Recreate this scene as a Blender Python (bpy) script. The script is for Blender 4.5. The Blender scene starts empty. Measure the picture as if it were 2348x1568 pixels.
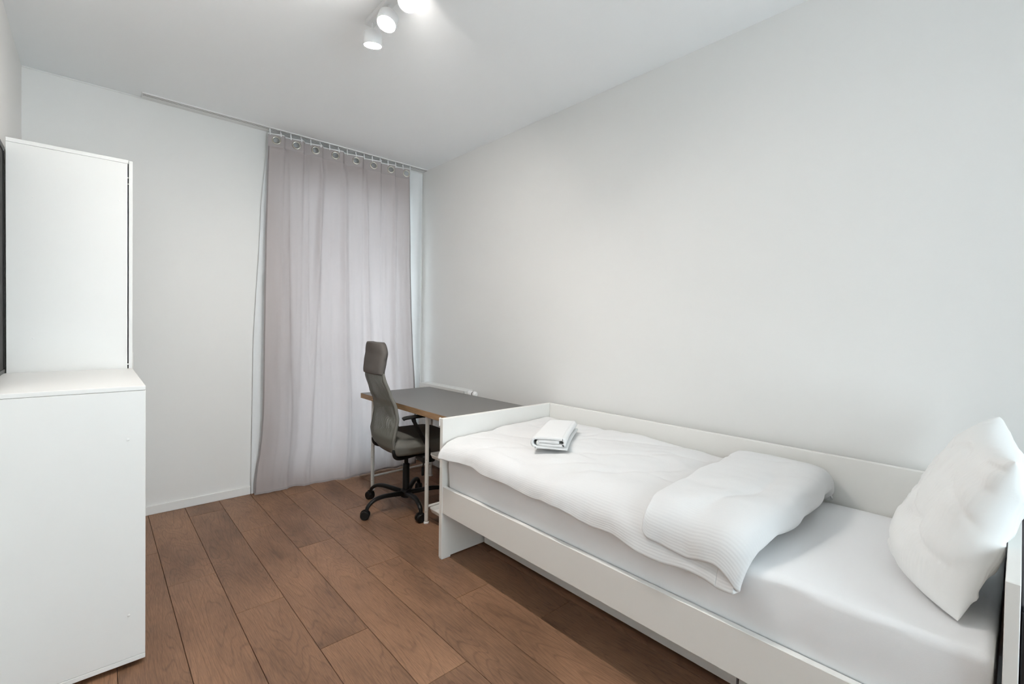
import bpy, bmesh, math, random
from mathutils import Vector, Matrix, noise
random.seed(7)
S = bpy.context.scene
C = S.collection
PI = math.pi

# ------------------------------------------------------------------ camera
FPX, YAW, PITCH, ROLL = 1061.8355, math.radians(42.84071), math.radians(-0.95913), math.radians(0.87049)
fwd = Vector((math.sin(YAW)*math.cos(PITCH), math.cos(YAW)*math.cos(PITCH), math.sin(PITCH)))
rgt = Vector((math.cos(YAW), -math.sin(YAW), 0)); upv = rgt.cross(fwd)
r2 = rgt*math.cos(ROLL)+upv*math.sin(ROLL); u2 = -rgt*math.sin(ROLL)+upv*math.cos(ROLL)
cd = bpy.data.cameras.new('camera'); cam = bpy.data.objects.new('camera', cd); C.objects.link(cam)
cd.sensor_width = 36; cd.lens = 36*FPX/2348; cd.clip_start = 0.02
cd.shift_x = -27.868/2348; cd.shift_y = -20.121/2348
M = Matrix((r2, u2, -fwd)).transposed().to_4x4(); M.translation = Vector((0, 0, 1.25))
cam.matrix_world = M
S.camera = cam

# ------------------------------------------------------------------ light, world, exposure
S.view_settings.view_transform = 'Standard'; S.view_settings.look = 'None'
S.view_settings.gamma = 1; S.view_settings.use_curve_mapping = False
S.view_settings.exposure = 0.33
LAMP_L = 470.0
w = bpy.data.worlds.new('world'); S.world = w; w.use_nodes = True
bg = w.node_tree.nodes['Background']; bg.inputs[0].default_value = (0.83, 0.915, 1.0, 1); bg.inputs[1].default_value = 7.0
def area(name, loc, rot, sx, sy, power, col):
    l = bpy.data.lights.new(name, 'AREA'); l.shape = 'RECTANGLE'; l.size = sx; l.size_y = sy
    l.energy = power; l.color = col
    o = bpy.data.objects.new(name, l); C.objects.link(o); o.location = loc; o.rotation_euler = rot
    return o
# daylight entering by an unseen window added behind the camera (faces +Y) and the curtained balcony door (faces -Y)
area('daylight_added_rear_window', (1.05, -3.6, 1.35), (PI/2, 0, 0), 3.4, 3.0, 10, (0.88, 0.95, 1.0))
area('daylight_balcony_door', (1.85, 4.25, .95), (-PI/2, 0, 0), .9, 1.7, 30, (0.86, 0.93, 1.0))
S.cycles.diffuse_bounces = 4; S.cycles.glossy_bounces = 2; S.cycles.transmission_bounces = 4; S.cycles.max_bounces = 6; S.cycles.transparent_max_bounces = 8
S.cycles.use_adaptive_sampling = True; S.cycles.adaptive_threshold = .1; S.cycles.adaptive_min_samples = 16; S.cycles.caustics_reflective = False; S.cycles.caustics_refractive = False
S.cycles.sample_clamp_indirect = 6.0
S.cycles.use_denoising = True

# ------------------------------------------------------------------ helpers
def obj(name, me, mat=None, parent=None, smooth=False):
    o = bpy.data.objects.new(name, me); C.objects.link(o)
    if mat and not me.materials: me.materials.append(mat)
    if smooth:
        for p in me.polygons: p.use_smooth = True
    if parent:
        o.parent = parent; o.matrix_parent_inverse = parent.matrix_basis.inverted()
    return o
def thing(name, label, cat, loc=(0, 0, 0), group=None, rz=0.0):
    o = bpy.data.objects.new(name, None); C.objects.link(o); o.location = loc; o.rotation_euler = (0, 0, rz)
    o.empty_display_size = .05
    tag(o, label, cat, group); return o
def tag(o, label, cat, group=None):
    o['label'] = label; o['category'] = cat
    if group: o['group'] = group
    return o
def struct(o):
    o['kind'] = 'structure'; return o
def local(parent, o):            # mesh already in the parent's own coordinates
    o.matrix_parent_inverse = Matrix.Identity(4); return o
def from_bm(name, bm):
    me = bpy.data.meshes.new(name); bmesh.ops.recalc_face_normals(bm, faces=bm.faces)
    bm.to_mesh(me); bm.free(); return me
def add_box(bm, x0, x1, y0, y1, z0, z1, bev=0.0, seg=1):
    r = bmesh.ops.create_cube(bm, size=1.0)
    vs = r['verts']
    for v in vs:
        v.co = Vector(((x0+x1)/2+v.co.x*(x1-x0), (y0+y1)/2+v.co.y*(y1-y0), (z0+z1)/2+v.co.z*(z1-z0)))
    if bev > 0:
        es = list({e for v in vs for e in v.link_edges})
        bmesh.ops.bevel(bm, geom=es, offset=bev, segments=seg, affect='EDGES', profile=0.5)
def box(name, x0, x1, y0, y1, z0, z1, mat, parent=None, bev=0.0012, seg=1):
    bm = bmesh.new(); add_box(bm, x0, x1, y0, y1, z0, z1, bev, seg)
    return obj(name, from_bm(name, bm), mat, parent)
def add_tube(bm, pts, rad, seg=12, cap=True, flat=1.0):
    pts = [Vector(p) for p in pts]; n = len(pts)
    if not hasattr(rad, '__len__'): rad = [rad]*n
    rings = []; ref = None
    for i, p in enumerate(pts):
        d = (pts[min(i+1, n-1)]-pts[max(i-1, 0)]).normalized()
        if ref is None:
            ref = Vector((0, 0, 1)) if abs(d.z) < .9 else Vector((1, 0, 0))
        a = (ref-d*ref.dot(d)).normalized(); b = d.cross(a); ref = a
        rings.append([bm.verts.new(p+a*math.cos(2*PI*k/seg)*rad[i]*flat+b*math.sin(2*PI*k/seg)*rad[i]) for k in range(seg)])
    for i in range(n-1):
        for k in range(seg):
            bm.faces.new((rings[i][k], rings[i][(k+1) % seg], rings[i+1][(k+1) % seg], rings[i+1][k]))
    if cap:
        bm.faces.new(rings[0][::-1]); bm.faces.new(rings[-1])
def tube(name, pts, rad, mat, parent=None, seg=12, flat=1.0):
    bm = bmesh.new(); add_tube(bm, pts, rad, seg, True, flat)
    me = from_bm(name, bm); o = obj(name, me, mat, parent, smooth=True); sharpen(me); return o
def sharpen(me, ang=40):
    me.update()
    try: me.set_sharp_from_angle(angle=math.radians(ang))
    except Exception: pass
def smooth_path(pts, n=6):
    pts = [Vector(p) for p in pts]; out = []
    for i in range(len(pts)-1):
        p0 = pts[max(i-1, 0)]; p1 = pts[i]; p2 = pts[i+1]; p3 = pts[min(i+2, len(pts)-1)]
        for k in range(n):
            t = k/n
            out.append(.5*((2*p1)+(p2-p0)*t+(2*p0-5*p1+4*p2-p3)*t*t+(3*p1-p0-3*p2+p3)*t**3))
    out.append(pts[-1]); return out
def grid_mesh(name, P, uv=None, closed_u=False, closed_v=False, keep=None):
    nu, nv = len(P), len(P[0])
    verts = [tuple(P[i][j]) for i in range(nu) for j in range(nv)]
    faces = []; fuv = []
    for i in range(nu if closed_u else nu-1):
        for j in range(nv if closed_v else nv-1):
            i2, j2 = (i+1) % nu, (j+1) % nv
            if keep and not keep(i, j): continue
            faces.append((i*nv+j, i2*nv+j, i2*nv+j2, i*nv+j2))
            if uv: fuv += [uv(i, j), uv(i+1, j), uv(i+1, j+1), uv(i, j+1)]
    me = bpy.data.meshes.new(name); me.from_pydata(verts, [], faces)
    if uv:
        l = me.uv_layers.new(name='UVMap')
        for k, c in enumerate(fuv): l.data[k].uv = c
    me.validate(); me.update(); return me
def rbox_mesh(name, h, r, n=(8, 8, 8), fn=None, e=4):
    """rounded box, half sizes h, corner radius r, fn displaces each vertex (p, normal) -> p"""
    def axis(hh, k):
        a = [-hh+r*(1-math.cos(PI/2*q/e)) for q in range(e)]
        m = [-(hh-r)+2*(hh-r)*q/k for q in range(k+1)]
        return a+m+[-x for x in a[::-1]]
    ax = [axis(h[i], n[i]) for i in range(3)]
    bm = bmesh.new(); cache = {}
    def V(p):
        key = tuple(round(c, 6) for c in p)
        if key not in cache:
            q = Vector([max(-(h[i]-r), min(h[i]-r, p[i])) for i in range(3)])
            d = Vector(p)-q; nn = d.normalized() if d.length > 1e-9 else Vector((0, 0, 1))
            # project so the cube shell becomes a rounded shell
            c = q+nn*r
            if fn: c = fn(c, nn)
            cache[key] = bm.verts.new(c)
        return cache[key]
    for a in range(3):
        b, c = (a+1) % 3, (a+2) % 3
        for s in (-1, 1):
            for i in range(len(ax[b])-1):
                for j in range(len(ax[c])-1):
                    f = []
                    for (ii, jj) in ((i, j), (i+1, j), (i+1, j+1), (i, j+1)):
                        p = [0, 0, 0]; p[a] = s*h[a]; p[b] = ax[b][ii]; p[c] = ax[c][jj]; f.append(V(p))
                    f = f if s > 0 else f[::-1]
                    if len(set(f)) == 4: bm.faces.new(f)
    return from_bm(name, bm)
def lathe(name, prof, mat, parent=None, seg=32, mtx=None):
    bm = bmesh.new(); rings = []
    for (r, z) in prof:
        rings.append([bm.verts.new((max(r, 1e-5)*math.cos(2*PI*k/seg), max(r, 1e-5)*math.sin(2*PI*k/seg), z)) for k in range(seg)])
    for i in range(len(prof)-1):
        for k in range(seg): bm.faces.new((rings[i][k], rings[i][(k+1) % seg], rings[i+1][(k+1) % seg], rings[i+1][k]))
    bm.faces.new(rings[0][::-1]); bm.faces.new(rings[-1])
    if mtx: bmesh.ops.transform(bm, matrix=mtx, verts=bm.verts)
    me = from_bm(name, bm); o = obj(name, me, mat, parent, smooth=True); sharpen(me); return o
def fbm(p, o=3):
    v = 0; a = 1; q = Vector(p)
    for _ in range(o): v += a*noise.noise(q); a *= .5; q = q*2.03+Vector((3.1, 1.7, 5.3))
    return v
def sstep(a, b, x):
    t = max(0, min(1, (x-a)/(b-a))); return t*t*(3-2*t)
def lerp(tab, x):
    if x <= tab[0][0]: return tab[0][1]
    for (a, va), (b, vb) in zip(tab, tab[1:]):
        if x <= b:
            t = (x-a)/(b-a); t = t*t*(3-2*t)*.5+t*.5; return va+(vb-va)*t
    return tab[-1][1]

# ------------------------------------------------------------------ materials
def mat(name):
    m = bpy.data.materials.new(name); m.use_nodes = True
    nt = m.node_tree; return m, nt, nt.nodes['Principled BSDF']
def N(nt, t, **kw):
    n = nt.nodes.new(t)
    for k, v in kw.items(): setattr(n, k, v)
    return n
def simple(name, col, rough=.5, metal=0, spec=.5, bump=0, bscale=300, coat=0, var=0.0):
    m, nt, b = mat(name)
    b.inputs['Base Color'].default_value = (*col, 1); b.inputs['Roughness'].default_value = rough
    b.inputs['Metallic'].default_value = metal; b.inputs['Specular IOR Level'].default_value = spec
    tc = N(nt, 'ShaderNodeTexCoord')
    if var:
        nz = N(nt, 'ShaderNodeTexNoise'); nz.inputs['Scale'].default_value = 3.0
        mr = N(nt, 'ShaderNodeMapRange'); mr.inputs[3].default_value = 1-var; mr.inputs[4].default_value = 1+var
        mx = N(nt, 'ShaderNodeVectorMath', operation='SCALE'); mx.inputs[0].default_value = col
        nt.links.new(tc.outputs['Object'], nz.inputs['Vector']); nt.links.new(nz.outputs['Fac'], mr.inputs[0])
        nt.links.new(mr.outputs[0], mx.inputs['Scale']); nt.links.new(mx.outputs[0], b.inputs['Base Color'])
    if bump:
        nz = N(nt, 'ShaderNodeTexNoise'); nz.inputs['Scale'].default_value = bscale; nz.inputs['Detail'].default_value = 3
        bp = N(nt, 'ShaderNodeBump'); bp.inputs['Strength'].default_value = bump; bp.inputs['Distance'].default_value = .002
        nt.links.new(tc.outputs['Object'], nz.inputs['Vector']); nt.links.new(nz.outputs['Fac'], bp.inputs['Height'])
        nt.links.new(bp.outputs['Normal'], b.inputs['Normal'])
    return m
WALL = simple('wall_paint', (.815, .805, .788), .9, spec=.2, bump=.06, bscale=180, var=.008)
CEIL = simple('ceiling_paint', (.945, .955, .965), .95, spec=.15, bump=.05, bscale=160)
WHITE = simple('white_laminate', (.84, .84, .825), .38, bump=.03, bscale=500)
BEDW = simple('bed_white_foil', (.845, .832, .80), .42, bump=.03, bscale=500)
TRIM = simple('trim_white', (.82, .815, .80), .45, bump=.02)
MET_W = simple('white_powder_coat', (.80, .79, .76), .42, bump=.05, bscale=900)
PLAST_W = simple('white_plastic', (.82, .82, .82), .4, bump=.02)
BLACK = simple('black_plastic', (.008, .008, .008), .45, spec=.3, bump=.06, bscale=900)
BLACKM = simple('black_metal', (.006, .006, .006), .4, spec=.3, bump=.03)
DARK = simple('dark_gap', (.02, .016, .014), .9, bump=.02)
STEEL = simple('brushed_steel', (.55, .53, .47), .28, metal=1, bump=.03)
LAMINATE = simple('grey_desk_laminate', (.175, .168, .162), .42, bump=.05, bscale=700, var=.03)
RADW = simple('radiator_enamel', (.82, .82, .80), .35, bump=.02)
SHEET = simple('mattress_sheet', (.89, .89, .90), .85, spec=.2, bump=.10, bscale=700)
SCREENB = simple('dark_glass_panel', (.022, .021, .021), .55, spec=.2, bump=.01)
BLACKF = simple('black_veneer', (.012, .012, .014), .4, bump=.05)

def wood_floor():
    m, nt, b = mat('oak_laminate_floor'); L = nt.links.new
    tc = N(nt, 'ShaderNodeTexCoord'); oi = N(nt, 'ShaderNodeObjectInfo')
    off = N(nt, 'ShaderNodeVectorMath', operation='SCALE'); off.inputs[0].default_value = (37.0, 91.0, 13.0)
    L(oi.outputs['Random'], off.inputs['Scale'])
    add = N(nt, 'ShaderNodeVectorMath', operation='ADD'); L(tc.outputs['Object'], add.inputs[0]); L(off.outputs[0], add.inputs[1])
    def mapped(s):
        mp = N(nt, 'ShaderNodeMapping'); mp.inputs['Scale'].default_value = s; L(add.outputs[0], mp.inputs[0]); return mp
    # growth rings: contour lines of a long soft noise (cathedral figure)
    m1 = mapped((6.5, .85, 1)); n1 = N(nt, 'ShaderNodeTexNoise'); n1.inputs['Scale'].default_value = 1.0; n1.inputs['Detail'].default_value = 2.0
    n1.inputs['Roughness'].default_value = .35; n1.inputs['Distortion'].default_value = .35
    L(m1.outputs[0], n1.inputs['Vector'])
    mu = N(nt, 'ShaderNodeMath', operation='MULTIPLY'); mu.inputs[1].default_value = 30.0; L(n1.outputs['Fac'], mu.inputs[0])
    fr = N(nt, 'ShaderNodeMath', operation='FRACT'); L(mu.outputs[0], fr.inputs[0])
    ring = N(nt, 'ShaderNodeValToRGB'); L(fr.outputs[0], ring.inputs[0])
    e = ring.color_ramp.elements; e[0].position = 0; e[0].color = (.38, .36, .35, 1); e[1].position = .14; e[1].color = (1, 1, 1, 1)
    q = ring.color_ramp.elements.new(.84); q.color = (.96, .96, .96, 1); q = ring.color_ramp.elements.new(1.0); q.color = (.38, .36, .35, 1)
    # fine pores
    m2 = mapped((420, 16, 1)); n2 = N(nt, 'ShaderNodeTexNoise'); n2.inputs['Scale'].default_value = 1.0; n2.inputs['Detail'].default_value = 4.0
    n2.inputs['Roughness'].default_value = .65; L(m2.outputs[0], n2.inputs['Vector'])
    # broad tone drift and smoky patches
    m3 = mapped((4, 1.6, 1)); n3 = N(nt, 'ShaderNodeTexNoise'); n3.inputs['Scale'].default_value = 1.0; n3.inputs['Detail'].default_value = 4.0; n3.inputs['Roughness'].default_value = .6
    L(m3.outputs[0], n3.inputs['Vector'])
    cr = N(nt, 'ShaderNodeValToRGB'); L(n3.outputs['Fac'], cr.inputs[0])
    e = cr.color_ramp.elements; e[0].position = .25; e[0].color = (.152, .081, .048, 1); e[1].position = .75; e[1].color = (.340, .184, .106, 1)
    q = cr.color_ramp.elements.new(.5); q.color = (.254, .137, .080, 1)
    mx = N(nt, 'ShaderNodeMix', data_type='RGBA', blend_type='MULTIPLY'); mx.inputs[0].default_value = .36
    L(cr.outputs[0], mx.inputs[6]); L(ring.outputs[0], mx.inputs[7])
    pr = N(nt, 'ShaderNodeMapRange'); pr.inputs[1].default_value = .3; pr.inputs[2].default_value = .7; pr.inputs[3].default_value = .74; pr.inputs[4].default_value = 1.30
    L(n2.outputs['Fac'], pr.inputs[0])
    sc = N(nt, 'ShaderNodeVectorMath', operation='SCALE'); L(mx.outputs[2], sc.inputs[0]); L(pr.outputs[0], sc.inputs['Scale'])
    # per-plank tone
    pt = N(nt, 'ShaderNodeMapRange'); pt.inputs[3].default_value = .95; pt.inputs[4].default_value = 1.06; L(oi.outputs['Random'], pt.inputs[0])
    s2 = N(nt, 'ShaderNodeVectorMath', operation='SCALE'); L(sc.outputs[0], s2.inputs[0]); L(pt.outputs[0], s2.inputs['Scale'])
    L(s2.outputs[0], b.inputs['Base Color'])
    b.inputs['Roughness'].default_value = .45; b.inputs['Specular IOR Level'].default_value = .35
    bp = N(nt, 'ShaderNodeBump'); bp.inputs['Strength'].default_value = .18; bp.inputs['Distance'].default_value = .001
    L(n2.outputs['Fac'], bp.inputs['Height']); L(bp.outputs['Normal'], b.inputs['Normal'])
    return m
OAK = wood_floor()
def oak_edge():
    m, nt, b = mat('oak_edge_band'); L = nt.links.new
    tc = N(nt, 'ShaderNodeTexCoord'); mp = N(nt, 'ShaderNodeMapping'); mp.inputs['Scale'].default_value = (8, 8, 220)
    nz = N(nt, 'ShaderNodeTexNoise'); nz.inputs['Scale'].default_value = 1.0; nz.inputs['Detail'].default_value = 4
    cr = N(nt, 'ShaderNodeValToRGB'); e = cr.color_ramp.elements
    e[0].position = .3; e[0].color = (.27, .155, .075, 1); e[1].position = .7; e[1].color = (.48, .30, .16, 1)
    L(tc.outputs['Object'], mp.inputs[0]); L(mp.outputs[0], nz.inputs['Vector']); L(nz.outputs['Fac'], cr.inputs[0]); L(cr.outputs[0], b.inputs['Base Color'])
    b.inputs['Roughness'].default_value = .55; return m
OAKEDGE = oak_edge()
def linen(name, col, rib=0.0, ribscale=125.0, axis=0, trans=0.0, clear=0.0, rough=.9, weave=.12, wscale=900, tcol=None):
    """cloth: weave bump, optional woven ribs along the UV, optional translucency"""
    m, nt, b = mat(name); L = nt.links.new
    b.inputs['Base Color'].default_value = (*col, 1); b.inputs['Roughness'].default_value = rough; b.inputs['Specular IOR Level'].default_value = .15
    tc = N(nt, 'ShaderNodeTexCoord'); nz = N(nt, 'ShaderNodeTexNoise'); nz.inputs['Scale'].default_value = wscale; nz.inputs['Detail'].default_value = 2
    mp = N(nt, 'ShaderNodeMapping'); mp.inputs['Scale'].default_value = (1, 1, .35)
    L(tc.outputs['Object'], mp.inputs[0]); L(mp.outputs[0], nz.inputs['Vector'])
    bp = N(nt, 'ShaderNodeBump'); bp.inputs['Strength'].default_value = weave; bp.inputs['Distance'].default_value = .001
    L(nz.outputs['Fac'], bp.inputs['Height']); last = bp
    if rib:
        sep = N(nt, 'ShaderNodeSeparateXYZ'); L(tc.outputs['UV'], sep.inputs[0])
        mu = N(nt, 'ShaderNodeMath', operation='MULTIPLY'); mu.inputs[1].default_value = ribscale*2*PI; L(sep.outputs[axis], mu.inputs[0])
        sn = N(nt, 'ShaderNodeMath', operation='SINE'); L(mu.outputs[0], sn.inputs[0])
        b2 = N(nt, 'ShaderNodeBump'); b2.inputs['Strength'].default_value = rib; b2.inputs['Distance'].default_value = .0012
        L(sn.outputs[0], b2.inputs['Height']); L(bp.outputs['Normal'], b2.inputs['Normal']); last = b2
    L(last.outputs['Normal'], b.inputs['Normal'])
    out = nt.nodes['Material Output']
    if trans:
        tr = N(nt, 'ShaderNodeBsdfTranslucent'); tr.inputs[0].default_value = (*(tcol or col), 1)
        ms = N(nt, 'ShaderNodeMixShader'); ms.inputs[0].default_value = trans
        L(b.outputs[0], ms.inputs[1]); L(tr.outputs[0], ms.inputs[2])
        sh = ms
        if clear:
            tp = N(nt, 'ShaderNodeBsdfTransparent'); tp.inputs[0].default_value = (.97, .98, 1, 1)
            m2 = N(nt, 'ShaderNodeMixShader'); m2.inputs[0].default_value = clear
            L(ms.outputs[0], m2.inputs[1]); L(tp.outputs[0], m2.inputs[2]); sh = m2
        L(sh.outputs[0], out.inputs[0])
    return m
CURT = linen('grey_curtain_linen', (.53, .47, .46), trans=.34, tcol=(.66, .61, .605), weave=.25, wscale=500)
CURT2 = linen('grey_curtain_doubled', (.48, .435, .43), trans=.16, tcol=(.5, .46, .46), weave=.25, wscale=500)
CURT3 = linen('grey_curtain_hem', (.33, .30, .295), trans=.10, weave=.25, wscale=500)
SHEER = linen('white_sheer', (.93, .94, .945), trans=.30, tcol=(.92, .94, .96))
DUVET = linen('white_ribbed_cotton', (.765, .762, .762), rib=.11, ribscale=110.0, axis=0, wscale=500)
PILLOW = linen('white_ribbed_pillow_cotton', (.88, .88, .87), rib=.15, ribscale=110.0, axis=0, wscale=500)
TOWEL = linen('white_terry', (.82, .82, .82), weave=.9, wscale=420)
HEADF = linen('taupe_headrest_fabric', (.138, .124, .115), weave=.3, wscale=700)
SEATF = linen('grey_seat_fabric', (.185, .18, .16), weave=.5, wscale=450)
def mesh_fabric():
    m, nt, b = mat('grey_mesh_fabric'); L = nt.links.new
    b.inputs['Base Color'].default_value = (.19, .19, .165, 1); b.inputs['Roughness'].default_value = .7
    tc = N(nt, 'ShaderNodeTexCoord'); sep = N(nt, 'ShaderNodeSeparateXYZ'); L(tc.outputs['UV'], sep.inputs[0])
    out = nt.nodes['Material Output']; vals = []
    for k, s in ((0, 190.0), (1, 150.0)):
        mu = N(nt, 'ShaderNodeMath', operation='MULTIPLY'); mu.inputs[1].default_value = s*2*PI; L(sep.outputs[k], mu.inputs[0])
        sn = N(nt, 'ShaderNodeMath', operation='SINE'); L(mu.outputs[0], sn.inputs[0]); vals.append(sn)
    pr = N(nt, 'ShaderNodeMath', operation='MULTIPLY'); L(vals[0].outputs[0], pr.inputs[0]); L(vals[1].outputs[0], pr.inputs[1])
    gt = N(nt, 'ShaderNodeMath', operation='GREATER_THAN'); gt.inputs[1].default_value = .42; L(pr.outputs[0], gt.inputs[0])
    tp = N(nt, 'ShaderNodeBsdfTransparent'); ms = N(nt, 'ShaderNodeMixShader')
    L(gt.outputs[0], ms.inputs[0]); L(b.outputs[0], ms.inputs[1]); L(tp.outputs[0], ms.inputs[2]); L(ms.outputs[0], out.inputs[0])
    return m
MESHF = mesh_fabric()
def glass():
    m, nt, b = mat('window_glass'); L = nt.links.new
    tp = N(nt, 'ShaderNodeBsdfTransparent'); tp.inputs[0].default_value = (.95, .98, .97, 1)
    gl = N(nt, 'ShaderNodeBsdfGlossy'); gl.inputs['Roughness'].default_value = .02
    fz = N(nt, 'ShaderNodeFresnel'); ms = N(nt, 'ShaderNodeMixShader')
    L(fz.outputs[0], ms.inputs[0]); L(tp.outputs[0], ms.inputs[1]); L(gl.outputs[0], ms.inputs[2])
    L(ms.outputs[0], nt.nodes['Material Output'].inputs[0]); return m
GLASS = glass()
def glow(name, col, s):
    m, nt, b = mat(name); b.inputs['Base Color'].default_value = (.9, .9, .9, 1)
    b.inputs['Emission Color'].default_value = (*col, 1); b.inputs['Emission Strength'].default_value = s; return m
LAMPG = glow('lamp_diffuser_lit', (1.0, .955, .90), LAMP_L)

# ------------------------------------------------------------------ room shell
XL, XR, YB, YF, HC = -.297, 2.21, 3.788, -2.2, 2.641
T = .30
fl = struct(box('floor', XL-T, XR+T, YF-.2, YB+.5, -.06, -.009, DARK, bev=0))
joints = {-3: 2.9, -2: 2.45, -1: 3.135, 0: 2.697, 1: 3.579, 2: 3.122, 3: 2.699, 4: 3.574, 5: 3.054, 6: 2.695, 7: 3.30, 8: 2.9, 9: 3.45, 10: 2.6}
PL, PW, X0 = 1.32, .1913, .249
full = None
def plank_mesh(x0, x1, ln):
    bm = bmesh.new(); add_box(bm, x0, x1, -ln/2, ln/2, -.009, 0, .0009, 1); return from_bm('plank', bm)
for k in range(-3, 11):
    a, b_ = X0+k*PW+.0009, X0+(k+1)*PW-.0009
    xa, xb = max(a, XL-.005), min(b_, XR+.005)
    y = joints[k]
    while y < YB+.25: y += PL
    while y > YF:
        y1, y0 = min(y-.0009, YB+.25), max(y-PL+.0009, YF)
        y -= PL
        if y1-y0 < .02: continue
        cx, cy = (a+b_)/2, (y0+y1)/2
        if abs(y1-y0-PL+.0018) < 1e-4 and xa == a and xb == b_:
            if full is None: full = plank_mesh(-(b_-a)/2, (b_-a)/2, PL-.0018)
            me = full
        else: me = plank_mesh(xa-cx, xb-cx, y1-y0)
        o = obj('plank', me, OAK); o.location = (cx, cy, 0); o.parent = fl
struct(box('ceiling', XL-T, XR+T, YF-.2, YB+T, HC, HC+.1, CEIL, bev=0))
struct(box('wall_left', XL-T, XL, YF-.2, YB+T, -.05, HC, WALL, bev=0))
struct(box('wall_right', XR, XR+T, YF-.2, YB+T, -.05, HC, WALL, bev=0))
def wall_with_hole(name, y0, y1, hx0, hx1, hz0, hz1):
    bm = bmesh.new()
    add_box(bm, XL, hx0, y0, y1, -.05, HC); add_box(bm, hx1, XR, y0, y1, -.05, HC)
    add_box(bm, hx0, hx1, y0, y1, hz1, HC)
    if hz0 > -.04: add_box(bm, hx0, hx1, y0, y1, -.05, hz0)
    return struct(obj(name, from_bm(name, bm), WALL))
DX0, DX1, DZ1 = .93, 2.12, 2.42
wall_with_hole('wall_back', YB, YB+T, DX0, DX1, -.05, DZ1)
wall_with_hole('wall_front', YF-.2, YF, -.1, 2.05, .25, 2.5)
def window(name, y, x0, x1, z0, z1, nx, door=False):
    fr = .055
    bm = bmesh.new()
    add_box(bm, x0, x1, y, y+.06, z0, z0+fr, .002); add_box(bm, x0, x1, y, y+.06, z1-fr, z1, .002)
    add_box(bm, x0, x0+fr, y, y+.06, z0+fr, z1-fr, .002); add_box(bm, x1-fr, x1, y, y+.06, z0+fr, z1-fr, .002)
    wdw = struct(obj(name, from_bm(name, bm), TRIM))
    wd = (x1-x0-2*fr)/nx
    for i in range(nx):
        a = x0+fr+i*wd; s = .06
        bm = bmesh.new()
        add_box(bm, a+.003, a+wd-.003, y-.015, y+.05, z0+fr+.003, z0+fr+s, .003); add_box(bm, a+.003, a+wd-.003, y-.015, y+.05, z1-fr-s, z1-fr-.003, .003)
        add_box(bm, a+.003, a+s, y-.015, y+.05, z0+fr+s, z1-fr-s, .003); add_box(bm, a+wd-s, a+wd-.003, y-.015, y+.05, z0+fr+s, z1-fr-s, .003)
        sash = obj('sash', from_bm('sash', bm), TRIM, wdw)
        box('pane', a+s, a+wd-s, y+.012, y+.02, z0+fr+s, z1-fr-s, GLASS, sash, bev=0)
        box('handle', a+wd-s+.015, a+wd-s+.04, y-.045, y-.015, (z0+z1)/2-.07, (z0+z1)/2+.07, STEEL, sash, bev=.004)
window('window_1', YB+.16, DX0, DX1, .0, DZ1, 1)
window('window_2_added', YF-.12, -.1, 2.05, .25, 2.5, 2)  # unseen window, added behind the camera to let cool daylight in
# skirting and the fine bead where wall meets ceiling
BH = .058
struct(box('baseboard_back', XL, .826, YB-.014, YB-.0002, 0, BH, TRIM, bev=.002))
struct(box('baseboard_right', XR-.014, XR, YF, YB, 0, BH, TRIM, bev=.002))
struct(box('baseboard_left', XL, XL+.014, YF, 2.148, 0, BH, TRIM, bev=.002))
struct(box('trim_1', XL, .214, YB-.006, YB, HC-.008, HC, TRIM, bev=.002))

# ------------------------------------------------------------------ curtain rail, gliders, curtains
rail = thing('curtain_rail', 'white double-track curtain rail fixed to the ceiling along the window wall', 'curtain rail', (1.2, 3.735, HC))
bm = bmesh.new()
for (y0, y1) in ((3.689, 3.703), (3.709, 3.721), (3.727, 3.787)):
    add_box(bm, .215, 2.208, y0, y1, HC-.007, HC, .0008)
obj('track', from_bm('track', bm), TRIM, rail)
bm = bmesh.new(); add_box(bm, .2165, 2.207, 3.702, 3.710, HC-.0063, HC-.0005); add_box(bm, .2165, 2.207, 3.720, 3.728, HC-.0063, HC-.0005)
obj('groove_shade', from_bm('groove_shade', bm), DARK, rail)  # dark inserts just inside the track slots, colour standing in for their shade
box('end_cap', .212, .2155, 3.689, 3.787, HC-.0075, HC, TRIM, rail)

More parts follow.
